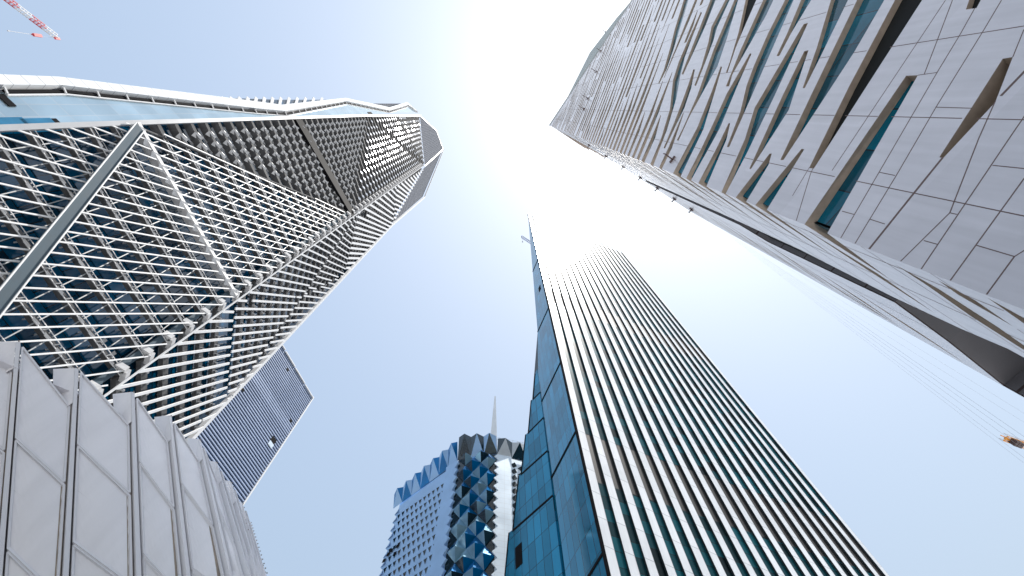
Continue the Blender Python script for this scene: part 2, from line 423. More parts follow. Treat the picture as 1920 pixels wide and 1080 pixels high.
# big wedge recess
wd = MB(); DW = 3.2
n = len(WEDGE)
for i in range(n):
    a, b = WEDGE[i], WEDGE[(i + 1) % n]
    La = (b[0] - a[0], b[1] - a[1]); ln = math.hypot(*La)
    wd.poly([F2.pt(*a), F2.pt(*b), F2.pt(*b, -DW), F2.pt(*a, -DW)], [(0, a[1]), (0, b[1]), (DW, b[1]), (DW, a[1])])
wr = wd.build('recess', M['grey'], stone); wr['label'] = 'dark grey lined wedge recess in the side wall'
tris(F2, WEDGE, -DW + .02).build('recess_glazing', M['teal'], wr)
# joints
jn = MB()
def joint(Pn, a, b, w=.05, holes=slits1):
    N = max(2, int(math.hypot(b[0] - a[0], b[1] - a[1]) / .25)); run = None
    for k in range(N + 1):
        t = k / N; x = a[0] + (b[0] - a[0]) * t; y = a[1] + (b[1] - a[1]) * t
        hit = any(min(p[0] for p in h) <= x <= max(p[0] for p in h) and inside(x, y, h) for h in holes)
        if not hit and run is None: run = (x, y)
        if (hit or k == N) and run is not None:
            if math.hypot(x - run[0], y - run[1]) > .3:
                p, q = Pn.pt(*run, .002), Pn.pt(x, y, .002); jn.beam(p, q, Pn.n, w, .006)
            run = None
q = [F1.uz(*p) for p in ((1643,439),(1721,353),(1768,295))]; q[0] = (.02, q[0][1] - .35)
for a, b in zip(q, q[1:]): joint(F1, a, b, .11)
q = [F1.uz(*p) for p in ((1866,191),(1920,135),(1960,95))]
for a, b in zip(q, q[1:]): joint(F1, a, b, .13)
for u in (3.1, 7.0, 11.75, 16.3, 20.8, 25.3, 29.8): joint(F1, (u, 12), (u, ROOF - 1), .045)
for L in [[(1618,432),(1683,325),(1755,201),(1843,59),(1878,0)],
          [(1591,421),(1650,320),(1757,136),(1800,65),(1828,15)],[(1715,464),(1781,399),(1835,260),(1866,190)],[(1747,475),(1892,260),(1940,190)],
          [(1804,495),(1920,335),(1960,280)],[(1874,519),(1902,481),(1920,470),(1960,430)],[(1560,320),(1720,80),(1773,0)],[(1733,139),(1758,74),(1786,0)],
          [(1755,201),(1822,203)],[(1781,399),(1794,402)],[(1732,451),(1757,458)],[(1831,460),(1902,481)],[(1861,310),(1960,320)],[(1649,323),(1678,329)],
          [(1631,411),(1659,420)],[(1579,396),(1601,402)],[(1486,367),(1565,235),(1600,165)],[(1500,390),(1520,325),(1560,240)],[(1721,141),(1757,136)],[(1899,107),(1920,55)]]:
    q = [F1.uz(*p) for p in L]
    if q[0][0] < 1.3 and q[1][0] > q[0][0] + .2: f_ = q[0][0] / (q[1][0] - q[0][0]); q[0] = (.02, q[0][1] - (q[1][1] - q[0][1]) * f_)
    for a, b in zip(q, q[1:]): joint(F1, a, b, .05 if abs(b[0]-a[0]) > 1.5 else .04)
for u in (1.2, 4.8, 9, 14): joint(F2, (u, 8), (u, min(top2(u) - 1, 120)), .06, slits2 + [WEDGE])
for z in range(10, 100, 4): joint(F2, (0, z + 1.5), (9, z - 3), .03, slits2 + [WEDGE])
jn.build('panel_joints', M['joint'], stone)
# roof screen above the parapet and small brackets on the face
scr = MB(); scr.slab(F1, [(0.5, ROOF), (62, ROOF), (50, 222), (36.7, 239), (14, 211)], -2.4, -1.6)
scr.build('roof_screen', M['screen'], stone)
par = MB(); par.beam(F1.pt(-.1, ROOF + .15, 0), F1.pt(62, ROOF + .15, 0), Z, .5, .5); par.build('parapet', M['screen'], stone)
def bracket(Pn, px, py, L=1.2):
    u, z = Pn.uz(px, py); b = MB()
    p = Pn.pt(u, z, 0); q = Pn.pt(u, z, L)
    b.beam(p, q, Z, .12, .16); b.beam(q + Z * .5, q - Z * .5, Pn.n, .1, .1); b.beam(Pn.pt(u - .4, z, .08), Pn.pt(u + .4, z, .08), Z, .25, .16)
    b.beam(Pn.pt(u, z - L * .8, .05), q, Z, .06, .06)
    b.build('maintenance_bracket', M['joint'], stone)
for p in ((1102, 185), (1095, 205), (1118, 135), (1126, 96), (1262, 300), (1135, 60)): bracket(F1, *p, 1.6 if p[0] < 1200 else 1.1)
for i in range(7): bracket(F2, 1105 + i * 32, 272 + i * 20, .7)

# ================================================================ striped fin tower
S0 = Vector((9.0, 46.99, 0)); SF = PL(S0, (.905, .425), 1)
if SF.n.y > 0: SF.n = -SF.n
W = 50.9; H = 219.7; NF = 20; pitch = W / (NF - .5)
st = thing('finned_office_tower', 'tall tower of white vertical fins over dark glass, with a blue glass side', 'tower', (S0.x, S0.y, 0))
cw = MB()
bands = [(0, 51.5, 0), (51.5, 61.7, 1), (61.7, 114.5, 0), (114.5, 123.6, 1), (123.6, H, 0)]
for a, b, m in bands: cw.wall(SF, [(0, a), (W, a), (W, b), (0, b)], -.02 * m, m)
cw.build('curtain_wall', [M['finglass'], M['louver']], st)
for k in range(NF):
    a = k * pitch; b = min(a + 1.42, W); f = MB()
    if b - a < .5: b = a + .9
    d = .20; zt = H + 3.2
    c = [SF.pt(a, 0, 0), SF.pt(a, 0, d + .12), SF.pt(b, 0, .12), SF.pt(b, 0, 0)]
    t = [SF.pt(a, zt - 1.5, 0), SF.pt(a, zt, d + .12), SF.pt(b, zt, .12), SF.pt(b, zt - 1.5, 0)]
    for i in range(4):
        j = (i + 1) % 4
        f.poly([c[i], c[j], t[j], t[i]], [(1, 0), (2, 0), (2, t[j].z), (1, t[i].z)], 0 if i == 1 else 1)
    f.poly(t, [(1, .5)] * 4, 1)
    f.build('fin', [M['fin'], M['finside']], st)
LF = PL(S0, (-.4, .917)); LF.n = LF.n if LF.n.x < 0 else -LF.n
sg = MB(); LF1 = [(0, 0), (10, 0), (10, 94), (7.4, 110), (0, H)]
sg.wall(LF, LF1, 0); sg.build('side_glazing', M['sideglass'], st)
tr = MB()
tr.beam(LF.pt(.02, 0, .06), LF.pt(.02, H + 1, .06), LF.n, .5, .16)
for z in (40.4, 61.8, 83, 110, 150): 
    u1 = 10 if z < 94 else (7.4 if z <= 110 else 7.4 * (H - z) / (H - 110))
    tr.beam(LF.pt(.1, z, .05), LF.pt(u1, z, .05), LF.n, .38, .1)
tr.build('seam', M['black'], st)
wnd = MB(); u, z = LF.uz(1012, 541); wnd.slab(LF, [(u - .6, z - 1.6), (u + .6, z - 1.6), (u + .6, z + 1.6), (u - .6, z + 1.6)], .01, .06)
wnd.build('open_window', M['black'], st)
CR = LF.pt(10, 0); LG = PL(CR, (-.65, .76)); LG.n = LG.n if LG.n.x < 0 else -LG.n
tiers = [[(1003.5,701),(1000,749)], [(996.5,751),(991,813)], [(986.6,815.5),(978,891)], [(974,893),(963,997)], [(956.5,1000),(948,1080)]]
seamR = [(1018,731),(1023.5,780),(1030,844),(1038,931),(1050,1025)]
zt0 = 94.0
for k, ((tx, ty), (bx, by)) in enumerate(tiers):
    tu, tz = LG.uz(tx, ty); bu, bz = LG.uz(bx, by); sz = LG.uz(*seamR[k])[1]
    if k == 4: bz = 0; sz = 0; bu = bu + 8
    t_ = MB(); o = .03 + .05 * k
    loop = [(0, sz), (bu, bz), (tu, tz), (0, zt0 if k else 96)]
    t_.slab(LG, loop, -3, o); ob = t_.build('glass_tier', M['sideglass'], st)
    e_ = MB(); e_.beam(LG.pt(0, sz, o + .04), LG.pt(bu, bz, o + .04), LG.n, .42, .1); e_.beam(LG.pt(bu, bz, o + .02), LG.pt(tu, tz, o + .02), LG.n, .22, .1)
    e_.build('tier_edge', M['black'], ob); zt0 = sz
    if k == 4:
        u, z = LG.uz(975, 1043)
        w_ = MB(); w_.slab(LG, [(u - .8, z - 1.8), (u + .8, z - 1.8), (u + .8, z + 1.8), (u - .8, z + 1.8)], o + .01, o + .05); w_.build('vent_opening', M['black'], ob)
bk = MB(); A = SF.pt(W, 0); B = SF.pt(W, 0) + LF.e * 24; Cc = LG.pt(24, 0)
def wallup(mb, p, q, h, h2=None):
    h2 = h if h2 is None else h2
    mb.poly([p, q, q + Z * h2, p + Z * h], [(0, 0), ((q - p).length, 0), ((q - p).length, h2), (0, h)])
wallup(bk, A, B, H); wallup(bk, B, LF.pt(24, 0), H, 60)
bk.poly([SF.pt(0, H - .5), SF.pt(W, H - .5), B + Z * (H - .5), LF.pt(.5, H - .5)])
bk.poly([LF.pt(0, H - .5), LF.pt(7.4, 110), LF.pt(10, 94), LF.pt(24, 60), B + Z * (H - .5)])
bk.build('rear_wall', M['finglass'], st)

# ================================================================ lattice tower (left)
P1 = Vector((-61, 0, 0)); P2 = Vector((-52.5, 31, 0)); P3 = Vector((-61.2, 55, 0))
A1 = PL(P1, P2 - P1); A1.n = A1.n if A1.n.x > 0 else -A1.n
A2 = PL(P2, P3 - P2); A2.n = A2.n if A2.n.x > 0 else -A2.n
A0 = PL(P1, (-.57, -.82)); A0.n = A0.n if A0.n.y * 1 < 0 else A0.n
if A0.n.dot(-P1) < 0: A0.n = -A0.n
W1 = 32.14; W2 = 25.5; FL = 4.66
lt = thing('lattice_skyscraper', 'very tall faceted skyscraper on the left wrapped in a metal lattice of slanting white bars', 'skyscraper', (-56, 15, 0))
def bary(tri, u, z):
    (x1, y1, o1), (x2, y2, o2), (x3, y3, o3) = tri[:3]
    d = (y2 - y3) * (x1 - x3) + (x3 - x2) * (y1 - y3)
    a = ((y2 - y3) * (u - x3) + (x3 - x2) * (z - y3)) / d; b = ((y3 - y1) * (u - x3) + (x1 - x3) * (z - y3)) / d
    return a * o1 + b * o2 + (1 - a - b) * o3
def facet(P, nodes, kind, gl='night', back_=2.4, bars=True, spacing=3.73, c0=0., sl=2.15, barw=.2):
    poly = [(q[0], q[1]) for q in nodes]; off = lambda u, z: bary(nodes, u, z)
    pt = lambda u, z, o=0: P.pt(u, z, off(u, z) + o)
    zs = [p[1] for p in poly]; us = [p[0] for p in poly]
    gm = MB(); gm.poly([pt(u, z, -back_) for u, z in poly], poly); gm.build('glass_wall', M[gl], lt)
    rib = MB(); loz = MB(); rail = MB()
    z = math.ceil((min(zs) - 1.2) / FL) * FL + 1.2
    while z < max(zs):
        for t0, t1 in cut(poly, 0, z, 1, 0):
            if t1 - t0 < .8: continue
            a, b = pt(t0, z, -.75), pt(t1, z, -.75)
            rib = MB()
            if kind == 'bars':
                rib.beam(a, b, P.n, .38, 1.0); rail.beam(pt(t0, z - .42, -.15), pt(t1, z - .42, -.15), P.n, .1, .1); rail.beam(pt(t0, z + .4, -.2), pt(t1, z + .4, -.2), P.n, .08, .08)
            elif kind == 'scales': rib.beam(a, b, P.n, .9, 1.5)
            elif kind == 'fine': rib.beam(a, b, P.n, .8, 1.2)
            emit(rib, 'floor_ledge', M['bronze'], lt)
            step = 2.1 if kind != 'fine' else 2.6
            k0 = math.ceil((t0 + .3) / step)
            u = k0 * step
            while u + step * .9 < t1:
                if kind == 'bars':      # shaped outrigger plates along the ledge
                    loz.poly([pt(u, z - .3, .0), pt(u + .3, z - .55, -.2), pt(u + 1.2, z - .5, -.2), pt(u + 1.0, z - .2, .0)])
                    loz.beam(pt(u + 1.75, z - .4, -.1), pt(u + 1.95, z + .25, .05), P.n, .12, .12)
                    loz.beam(pt(u, z + .4, -2.3), pt(u + .3, z + .15, -.1), P.n, .1, .16)
                    if k0 % 3 == 0: loz.beam(pt(u + .4, z - 1.6, -2.3), pt(u + .4, z - 2.6, -2.33), P.n, .5, .04)
                elif kind == 'scales':
                    j = random.uniform(-.15, .15)
                    loz.poly([pt(u, z - .55, .1), pt(u + .45, z - 1.15, -.55 + j), pt(u + 1.75, z + .15, -.1), pt(u + 1.25, z + .85, .42 + j)])
                    loz.beam(pt(u + .1, z + .5, -.2), pt(u + step * .9, z + FL * .86, -1.4), P.n, .2, .3)
                else:
                    j = random.uniform(-.12, .12)
                    loz.poly([pt(u, z - 1.0, .05), pt(u + .9, z - 1.2, .02 + j * .4), pt(u + 1.7, z + .5, .04), pt(u + .8, z + .9, .06 + j * .4)])
                u += step
        z += FL
    o = loz.build('bracket_plates', M['polished' if kind == 'fine' else 'lozenge'], lt); o['kind'] = 'stuff'
    if kind == 'bars':
        o = rail.build('ledge_rails', M['white'], lt); o['kind'] = 'stuff'
        bm_ = MB(); rd = MB()
        k = math.floor((min(zs) - sl * W1 - c0) / spacing)
        while c0 + k * spacing < max(zs):
            c = c0 + k * spacing
            for t0, t1 in cut(poly, 0, c, 1, sl):
                if t1 - t0 < .25: continue
                bb_ = MB(); bb_.beam(pt(t0, c + sl * t0, .35), pt(t1, c + sl * t1, .35), P.n, barw, .16); emit(bb_, 'slanting_bar', M['white'], lt)
            k += 1
        rs = 4.2; k = 0
        u = min(us) - 1
        while u < max(us) + 14:
            for t0, t1 in cut(poly, u, 0, -.06, 1):
                if t1 - t0 > .5:
                    rd.beam(pt(u - .06 * t0, t0, -.55), pt(u - .06 * t1, t1, -.55), P.n, .13, .13)
            u += 2.35
        o = rd.build('tie_rods', M['steel'], lt); o['kind'] = 'stuff'
N84a = (0, 84.2, .6); N84b = (W1, 84.2, .4)
facet(A1, [(0, 0, 0), (W1, 0, 0), N84b, N84a][:3] + [], 'bars', c0=.2) if False else None
facet(A1, [(0, 0, 0), (W1, 84.2, .4), (0, 84.2, .6)], 'bars', c0=-.1)
facet(A1, [(0, 0, 0), (W1, 0, 0), (W1, 84.2, .4)], 'bars', c0=-.1)
facet(A1, [(0, 84.2, .6), (W1, 84.2, .4), (W1 + .8, 161, -.6)], 'bars', c0=-1.2)
facet(A1, [(0, 84.2, .6), (W1 + .8, 161, -.6), (1.0, 228, 0)], 'scales', back_=2.0)
facet(A1, [(1.0, 228, 0), (W1 + .8, 161, -.6), (33.6, 311, 0)], 'fine', gl='meshgrey', back_=1.2)
facet(A1, [(1.0, 228, 0), (33.6, 311, 0), (2.0, 279.5, 1.2)], 'fine', gl='meshgrey', back_=1.2)
facet(A1, [(2.0, 279.5, 1.2), (33.6, 311, 0), (3.0, 367, -1.2)], 'fine', gl='meshgrey', back_=1.2)
cr = MB()
cr.poly([A1.pt(3, 367, -1.2), A1.pt(33.6, 311, 0), A1.pt(31.6, 414, -.3), A1.pt(16.2, 419, -1)], [(3, 367), (34, 311), (31.6, 414), (16.2, 419)])
cr.build('crown_screen', M['meshgrey'], lt)
# dark mechanical floor band, heavy ledge at the fold, diagonal beam
db = MB(); db.slab(A1, [(.8, 147.5), (W1 + .7, 157), (W1 + .7, 161), (.8, 152)], -.4, .45); db.build('recessed_floor_band', M['black'], lt)
hl = MB(); hl.beam(A1.pt(0, 84.6, .3), A1.pt(W1, 84.6, .2), A1.n, .7, 1.6)
for k in range(15):
    u = k * 2.15 + .4; hl.poly([A1.pt(u, 83.9, 1.12), A1.pt(u + .9, 83.3, .7), A1.pt(u + 1.8, 84.4, .8), A1.pt(u + .9, 85.2, 1.2)])
hl.build('fold_ledge', M['lozenge'], lt)
hb = MB(); a = (0.6, 84.5); b = (W1 + .5, 160.5)
hb.beam(A1.pt(*a, .5), A1.pt(*b, -.4), A1.n, .3, .3); hb.build('fold_beam', M['bronze'], lt)
di = MB(); a = (0.9, 83.6); b = (32, 21.5)
di.beam(A1.pt(*a, 1.3), A1.pt(*b, 1.3), A1.n, 1.45, .5); o = di.build('diagonal_beam', M['beamgrey'], lt)
ed = MB(); dv = Vector((b[0] - a[0], b[1] - a[1])).normalized(); nx = Vector((-dv.y, dv.x)) * .76
for s_ in (1, -1): ed.beam(A1.pt(a[0] + nx.x * s_, a[1] + nx.y * s_, 1.62), A1.pt(b[0] + nx.x * s_, b[1] + nx.y * s_, 1.62), A1.n, .15, .2)
ed.build('beam_edge', M['white'], o)
# corner ridge: node brackets, ridge pipe
rg = MB(); rn = MB(); z = 1.2
while z < 300:
    rn = MB(); rn.beam(A1.pt(W1 - 1.4, z + .2, 0), A1.pt(W1 - .2, z + .2, .7), Z, .7, .9); rn.beam(A1.pt(W1 - .2, z + .2, .7), A2.pt(1.1, z + .2, .1), Z, .7, .9); emit(rn, 'ridge_node', M['lozenge'], lt)
    z += FL
rg.beam(A1.pt(W1 - .9, 0, -.2), A1.pt(W1 - .9, 161, -.2), A1.n, .9, .7)
rg.build('ridge_column', M['beamgrey'], lt)
re = MB(); q0 = A2.pt(.5, 0, .8)
for za, zb in ((0, 84), (84, 161), (161, 225), (225, 311)): re.beam(A2.pt(.5, za, .9), A2.pt(.5, zb, .9), A2.n, .22, .22)
re.beam(A1.pt(33.6, 311, .2), A1.pt(31.6, 414, -.1), A1.n, .7, .5)
re.beam(A1.pt(31.6, 414, -.1), A1.pt(16.2, 419, -.8), A1.n, .7, .5); re.beam(A1.pt(16.2, 419, -.8), A1.pt(3, 367, -1), A1.n, .5, .5)
re.build('ridge_edge', M['white'], lt)
# second face
def face2(nodes, c0, sp, gl='bronze', barw=.43, zc=FL, slp=2.15):
    poly = [(q[0], q[1]) for q in nodes]; P = A2
    off = lambda u, z: bary(nodes, u, z)
    pt = lambda u, z, o=0: P.pt(u, z, off(u, z) + o)
    zs = [p[1] for p in poly]; us = [p[0] for p in poly]
    gm = MB(); gm.poly([pt(u, z, -1.6) for u, z in poly], poly); gm.build('glass_wall', M['night'], lt)
    rb = MB(); lz = MB(); z = math.ceil(min(zs) / zc) * zc + 1.2
    while z < max(zs):
        for t0, t1 in cut(poly, 0, z, 1, 0):
            if t1 - t0 < .6: continue
            rb = MB(); rb.beam(pt(t0, z, -.8), pt(t1, z, -.8), P.n, 1.3, .7); emit(rb, 'floor_ledge', M['bronze'], lt)
            u = math.ceil(t0 / 1.9) * 1.9
            while u + 1 < t1:
                lz.beam(pt(u, z - .8, -.3), pt(u + .5, z - .2, .3), P.n, .14, .14); lz.beam(pt(u + 1.1, z + .3, -.35), pt(u + 1.1, z + .6, -.25), P.n, .3, .2)
                u += 1.9
        z += zc
    o = lz.build('bracket_plates', M['lozenge'], lt); o['kind'] = 'stuff'
    bb = MB(); k = math.floor((min(zs) - slp * 30 - c0) / sp)
    while c0 + k * sp < max(zs):
        c = c0 + k * sp
        for t0, t1 in cut(poly, 0, c, 1, slp):
            if t1 - t0 > .4: bb = MB(); bb.beam(pt(t0 + .12, c + slp * (t0 + .12), .55), pt(t1 - .12, c + slp * (t1 - .12), .55), P.n, barw, .22); emit(bb, 'wide_slanting_bar', M['white'], lt)
        k += 1
face2([(0.6, 0, 0), (24, 0, 0), (24, 84, .9)], .3, 4.1)
face2([(0.6, 0, 0), (24, 84, .9), (0.6, 84, .3)], .3, 4.1)
face2([(0.6, 84, .3), (24, 84, .9), (15.5, 122, 0)], 1.8, 4.1)
face2([(0.6, 84, .3), (15.5, 122, 0), (0.6, 165, 0)], 1.8, 4.3)
face2([(24, 84, .9), (24.5, 165, -.5), (15.5, 122, 0)], 3.0, 4.1)
face2([(0.6, 165, 0), (15.5, 122, 0), (24.5, 165, -.5)], .5, 4.3)
face2([(0.6, 165, 0), (24.5, 165, -.5), (24, 243, 0)], 2.5, 6, barw=.8, slp=3)
face2([(0.6, 165, 0), (24, 243, 0), (0.6, 225, .5)], 2.5, 7, barw=.8, slp=3)
face2([(0.6, 225, .5), (24, 243, 0), (4, 318, -.5)], 1, 8, barw=.9, slp=3.6)
cr2 = MB(); cr2.poly([A2.pt(24, 243, 0), A2.pt(31, 358, -1), A2.pt(4.5, 318, -.5)], [(24, 243), (31, 358), (4.5, 318)])
cr2.poly([A2.pt(4.5, 318, -.5), A2.pt(31, 358, -1), A2.pt(-.7, 412, -.5)], [(4.5, 318), (31, 358), (-.7, 412)])
cr2.build('crown_screen', M['meshgrey'], lt)
rim = MB()
for (a, b) in (((25.2, 0), (25.2, 84)), ((25.2, 84), (25, 165)), ((25, 165), (24.4, 243)), ((24.4, 243), (31, 358)), ((31, 358), (-.5, 412))):
    rim.beam(A2.pt(*a, .4), A2.pt(*b, .4), A2.n, 1.1, .8)
rim.build('white_rim', M['white'], lt)
# back volume
bv = MB(); Bq = Vector((-105, 45, 0)); Bp = Vector((-98, -2, 0))
wallup(bv, P3 + Z * 0, Bq, 250, 250); wallup(bv, Bq, Bp, 250, 250)
bv.poly([A2.pt(25, 250, 0), Bq + Z * 250, Bp + Z * 250, A1.pt(0, 300, -6), A1.pt(3, 362, -6)])
bv.build('rear_wall', M['night'], lt)
# narrow glazed edge (face 0) with the folded white frame
up = [(0,148),(103,151),(400,185),(525,200),(645,186),(728,203),(762,193),(776,207)]
lo = [(0,167),(112,167),(475,207),(532,212),(647,192),(728,209),(764,198),(782,210)]
UP = [A0.uz(*p) for p in up]; LO = [A0.uz(*p) for p in lo]
print('face0', [(round(a), round(b)) for a, b in UP], [(round(a), round(b)) for a, b in LO])
UP = [(UP[0][0], 0)] + UP; LO = [(LO[0][0], 0)] + LO
gs = MB()
for (a, b) in zip(LO, LO[1:]): gs.wall(A0, [(0, a[1]), (a[0] - .5, a[1]), (b[0] - .5, b[1]), (0, b[1])], -.1)
gs.build('glazed_edge', M['sheen'], lt)
fr = MB()
for i in range(len(UP) - 1): fr.slab(A0, [LO[i], UP[i], UP[i + 1], LO[i + 1]], -.8, .9)
fr.build('folded_frame', M['whitepanel'], lt)
gr = MB()
for i in range(1, len(LO) - 1):
    a, b = LO[i], LO[i + 1]; n_ = max(1, int((b[1] - a[1]) / 5.2))
    gr.beam(A0.pt(a[0] - .45, a[1], .1), A0.pt(b[0] - .45, b[1], .1), A0.n, .5, .2, 0)
    for k in range(n_):
        t = k / n_; u = a[0] + (b[0] - a[0]) * t; z = a[1] + (b[1] - a[1]) * t
        gr.beam(A0.pt(u - .9, z, .2), A0.pt(u, z + .4, .3), A0.n, .2, .3, 1)
    gr.beam(A0.pt(a[0] - .95, a[1], .05), A0.pt(b[0] - .95, b[1], .05), A0.n, .22, .2, 1)
gr.build('shadow_gap', [M['black'], M['white']], lt)
tm = MB()
for za, zb in ((0, 84), (84, 228), (228, 367)): tm.beam(A1.pt(.0 if za < 200 else 1.2, za, .7), A1.pt(.0 if zb < 200 else (1.0 if zb < 300 else 3), zb, .7 if zb < 300 else -.8), A1.n, .75, .6)
tm.build('corner_trim', M['whitepanel'], lt)
for (px, py, w, h, m) in ((22, 233, 1.0, 2.2, 'bluepane'), (78, 234, 1.0, 2.2, 'bluepane'), (12, 188, .9, .5, 'black'), (112, 234, 1.0, .4, 'black'), (534, 215.5, .7, 1.6, 'black'), (694, 212, .6, 3.0, 'black')):
    u, z = A0.uz(px, py); w_ = MB(); w_.slab(A0, [(u - w, z - h), (u + w, z - h), (u + w, z + h), (u - w, z + h)], -.05, .06); w_.build('window', M[m], lt)
# sliver of the far lattice face above the frame
fs = MB(); A9 = PL(A0.pt(5.4, 0, -1.5), (-.57, -.82)); A9.n = A0.n.copy()
pp = [(330, 180), (520, 187), (628, 187), (525, 203)]
q = [A9.uz(*p) for p in pp]; fs.wall(A9, q, 0); fo_ = fs.build('far_screen', M['night'], lt)
fb = MB()
for k in range(17):
    x = 350 + k * 15.5; a = A9.uz(x, 207 if x < 525 else 205 - (x - 525) * .12); b = A9.uz(x + 5, 185); fb.beam(A9.pt(*a, .3), A9.pt(*b, .3), A9.n, .8, .4)
fb.build('screen_bars', M['white'], fo_)
q = [A9.uz(*p) for p in ((690, 194), (752, 194), (728, 206))]; fs = MB(); fs.wall(A9, q, 0); fs.build('far_screen', M['meshgrey'], lt)

# ================================================================ louvred slab tower behind
SP = azd(137.9, 139.6); SQ = azd(127.8, 154.4); B1 = PL(SP, SQ - SP); B1.n = B1.n if B1.n.dot(-SP) > 0 else -B1.n
WS = (SQ - SP).length
sl = thing('louvred_slab_tower', 'flat grey blue tower of close horizontal louvres behind the lattice skyscraper', 'tower', (SP.x, SP.y, 0))
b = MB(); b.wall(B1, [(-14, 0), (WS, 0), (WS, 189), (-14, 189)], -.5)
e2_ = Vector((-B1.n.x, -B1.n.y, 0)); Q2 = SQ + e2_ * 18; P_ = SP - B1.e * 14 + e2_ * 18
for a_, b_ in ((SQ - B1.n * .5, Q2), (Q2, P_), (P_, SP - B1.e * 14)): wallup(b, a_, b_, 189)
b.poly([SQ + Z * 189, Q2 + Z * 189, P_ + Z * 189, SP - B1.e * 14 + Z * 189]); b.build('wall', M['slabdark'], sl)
z = 189.6
while z > .6:
    l = MB(); l.beam(B1.pt(-14, z, -.1), B1.pt(WS, z, -.1), B1.n, .5 if not 163 < z < 168 else .68, .4); z -= 1.32; emit(l, 'louvre', M['slab'], sl)
PQ = PL(SQ, e2_); PQ.n = PQ.n if PQ.n.dot(B1.e) > 0 else -PQ.n
l = MB(); z = 3
while z < 186: l.beam(PQ.pt(.2, z, .1), PQ.pt(18, z, .1), PQ.n, .8, .5); z += 3.2
l.beam(PQ.pt(0, 0, .1), PQ.pt(0, 190, .1), PQ.n, .6, .6)
l.build('corner_trim', M['white'], sl)
cp = MB()
for k in range(5): cp.beam(B1.pt(-14 + k * 9, 190 - .25 * k, .2), B1.pt(-5.6 + k * 9 if k < 4 else WS, 190 - .25 * k, .2), B1.n, .5, .8)
cp.build('coping', M['white'], sl)
for i, (px, py) in enumerate(((512, 826), (539, 693), (455, 731), (545, 789))):
    u, z = B1.uz(px, py); s_ = 1.3 if i == 0 else .7; w_ = MB(); w_.slab(B1, [(u - s_, z - s_), (u + s_, z - s_), (u + s_, z + s_), (u - s_, z + s_)], .05, .2)
    if i == 0: w_.slab(B1, [(u - s_, z - 2.6 * s_), (u + s_, z - 2.6 * s_), (u + s_, z - s_), (u - s_, z - s_)], .05, .3, 1)
    w_.build('maintenance_hatch', [M['black'], M['cwhite']], sl)

# ================================================================ faceted crystal tower
T = 165.; cL, cA, cB, cC = azd(108.4, 1.043 * T), azd(100.6, .875 * T), azd(94, .845 * T), azd(88.6, .868 * T)
ct = thing('faceted_crystal_tower', 'blue glass tower with pyramid facets and jagged crown at the bottom centre', 'tower', (-15, 150, 0))
def pln(a, b):
    p = PL(a, b - a); p.n = p.n if p.n.dot(-a) > 0 else -p.n; return p, (b - a).length
Q1, w1_ = pln(cL, cA); Q2_, w2_ = pln(cA, cB); Q3, w3_ = pln(cB, cC)
# left face: plain cladding with small wedge dents, a smooth strip next to the corner
TL = T
m = MB(); dn = MB()
nc = 11; cwid = (w1_ - 7.0) / nc; rh = 4.2
m.wall(Q1, [(0, 0), (w1_, 0), (w1_, T), (0, T)], 0)
m.build('clad_wall', M['cwall'], ct)
for r_ in range(int(T / rh) - 1):
    z = T - 8 - r_ * rh
    for c in range(nc):
        u = .6 + c * cwid + (cwid * .5 if r_ % 2 else 0)
        if z < 4: continue
        big = 1.0
        a = Q1.pt(u, z + 1.2, .02); bq = Q1.pt(u + 1.7, z + 1.0, .02); c_ = Q1.pt(u + 1.15, z - 1.6, .02); ap = Q1.pt(u + .75, z + .1, .7)
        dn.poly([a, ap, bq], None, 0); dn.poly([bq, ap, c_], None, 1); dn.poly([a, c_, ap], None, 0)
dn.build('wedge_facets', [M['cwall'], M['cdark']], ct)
ho = MB()
for pts in (((838, 966), (827, 974), (836, 978), (825, 986)), ((746, 1025), (735, 1033), (729, 1040), (741, 1039), (721, 1052))):
    for p in pts:
        u, z = Q1.uz(*p); ho = MB(); ho.slab(Q1, [(u - 1.0, z - .5), (u + .5, z - .9), (u + 1.0, z + .5), (u - .5, z + .9)], .3, .42); ho.build('open_panel', M['black'], ct)
# scalloped left edge
sc = MB(); z = T - 3
while z > 3:
    a = Q1.pt(0, z, 0); sc.poly([a, Q1.pt(0, z - 4.2, 0), Q1.pt(-1.5, z - 2.6, .3)]); sc.poly([a, Q1.pt(-1.5, z - 2.6, .3), Q1.pt(0, z - 4.2, -4)]); sc.poly([a, Q1.pt(-1.5, z - 2.6, .3), Q1.pt(.8, z - 2.1, .5)]); z -= 4.2
sc.build('edge_teeth', M['cwall'], ct)
# chamfer: large glass pyramids in a diamond lattice
py_ = MB(); py_.wall(Q2_, [(0, 0), (w2_, 0), (w2_, T + 4), (0, T + 4)], -.3, 2)
ncol = 2; dw = w2_ / (ncol + .5); dh = 9.2
for r_ in range(int(T / (dh / 2)) + 1):
    zc2 = T + 2 - r_ * dh / 2
    for c in range(ncol + (r_ % 2)):
        uc = dw * (c + .5) - (dw / 2 if r_ % 2 else 0)
        if zc2 < dh or uc < dw * .3 or uc > w2_ - dw * .3: continue
        l_, r2, t_, b2 = Q2_.pt(uc - dw / 2, zc2, 0), Q2_.pt(uc + dw / 2, zc2, 0), Q2_.pt(uc, zc2 + dh / 2, 0), Q2_.pt(uc, zc2 - dh / 2, 0)
        ap = Q2_.pt(uc + random.uniform(-.2, .2), zc2 + .3, 2.1)
        py_.poly([l_, ap, t_], None, random.choice((0, 0, 1))); py_.poly([t_, ap, r2], None, random.choice((0, 1))); py_.poly([l_, b2, ap], None, random.choice((1, 1, 2, 1))); py_.poly([ap, b2, r2], None, random.choice((0, 0, 1, 0, 2)))
py_.build('pyramid_glazing', [M['cglass'], M['cglass2'], M['cdark']], ct)
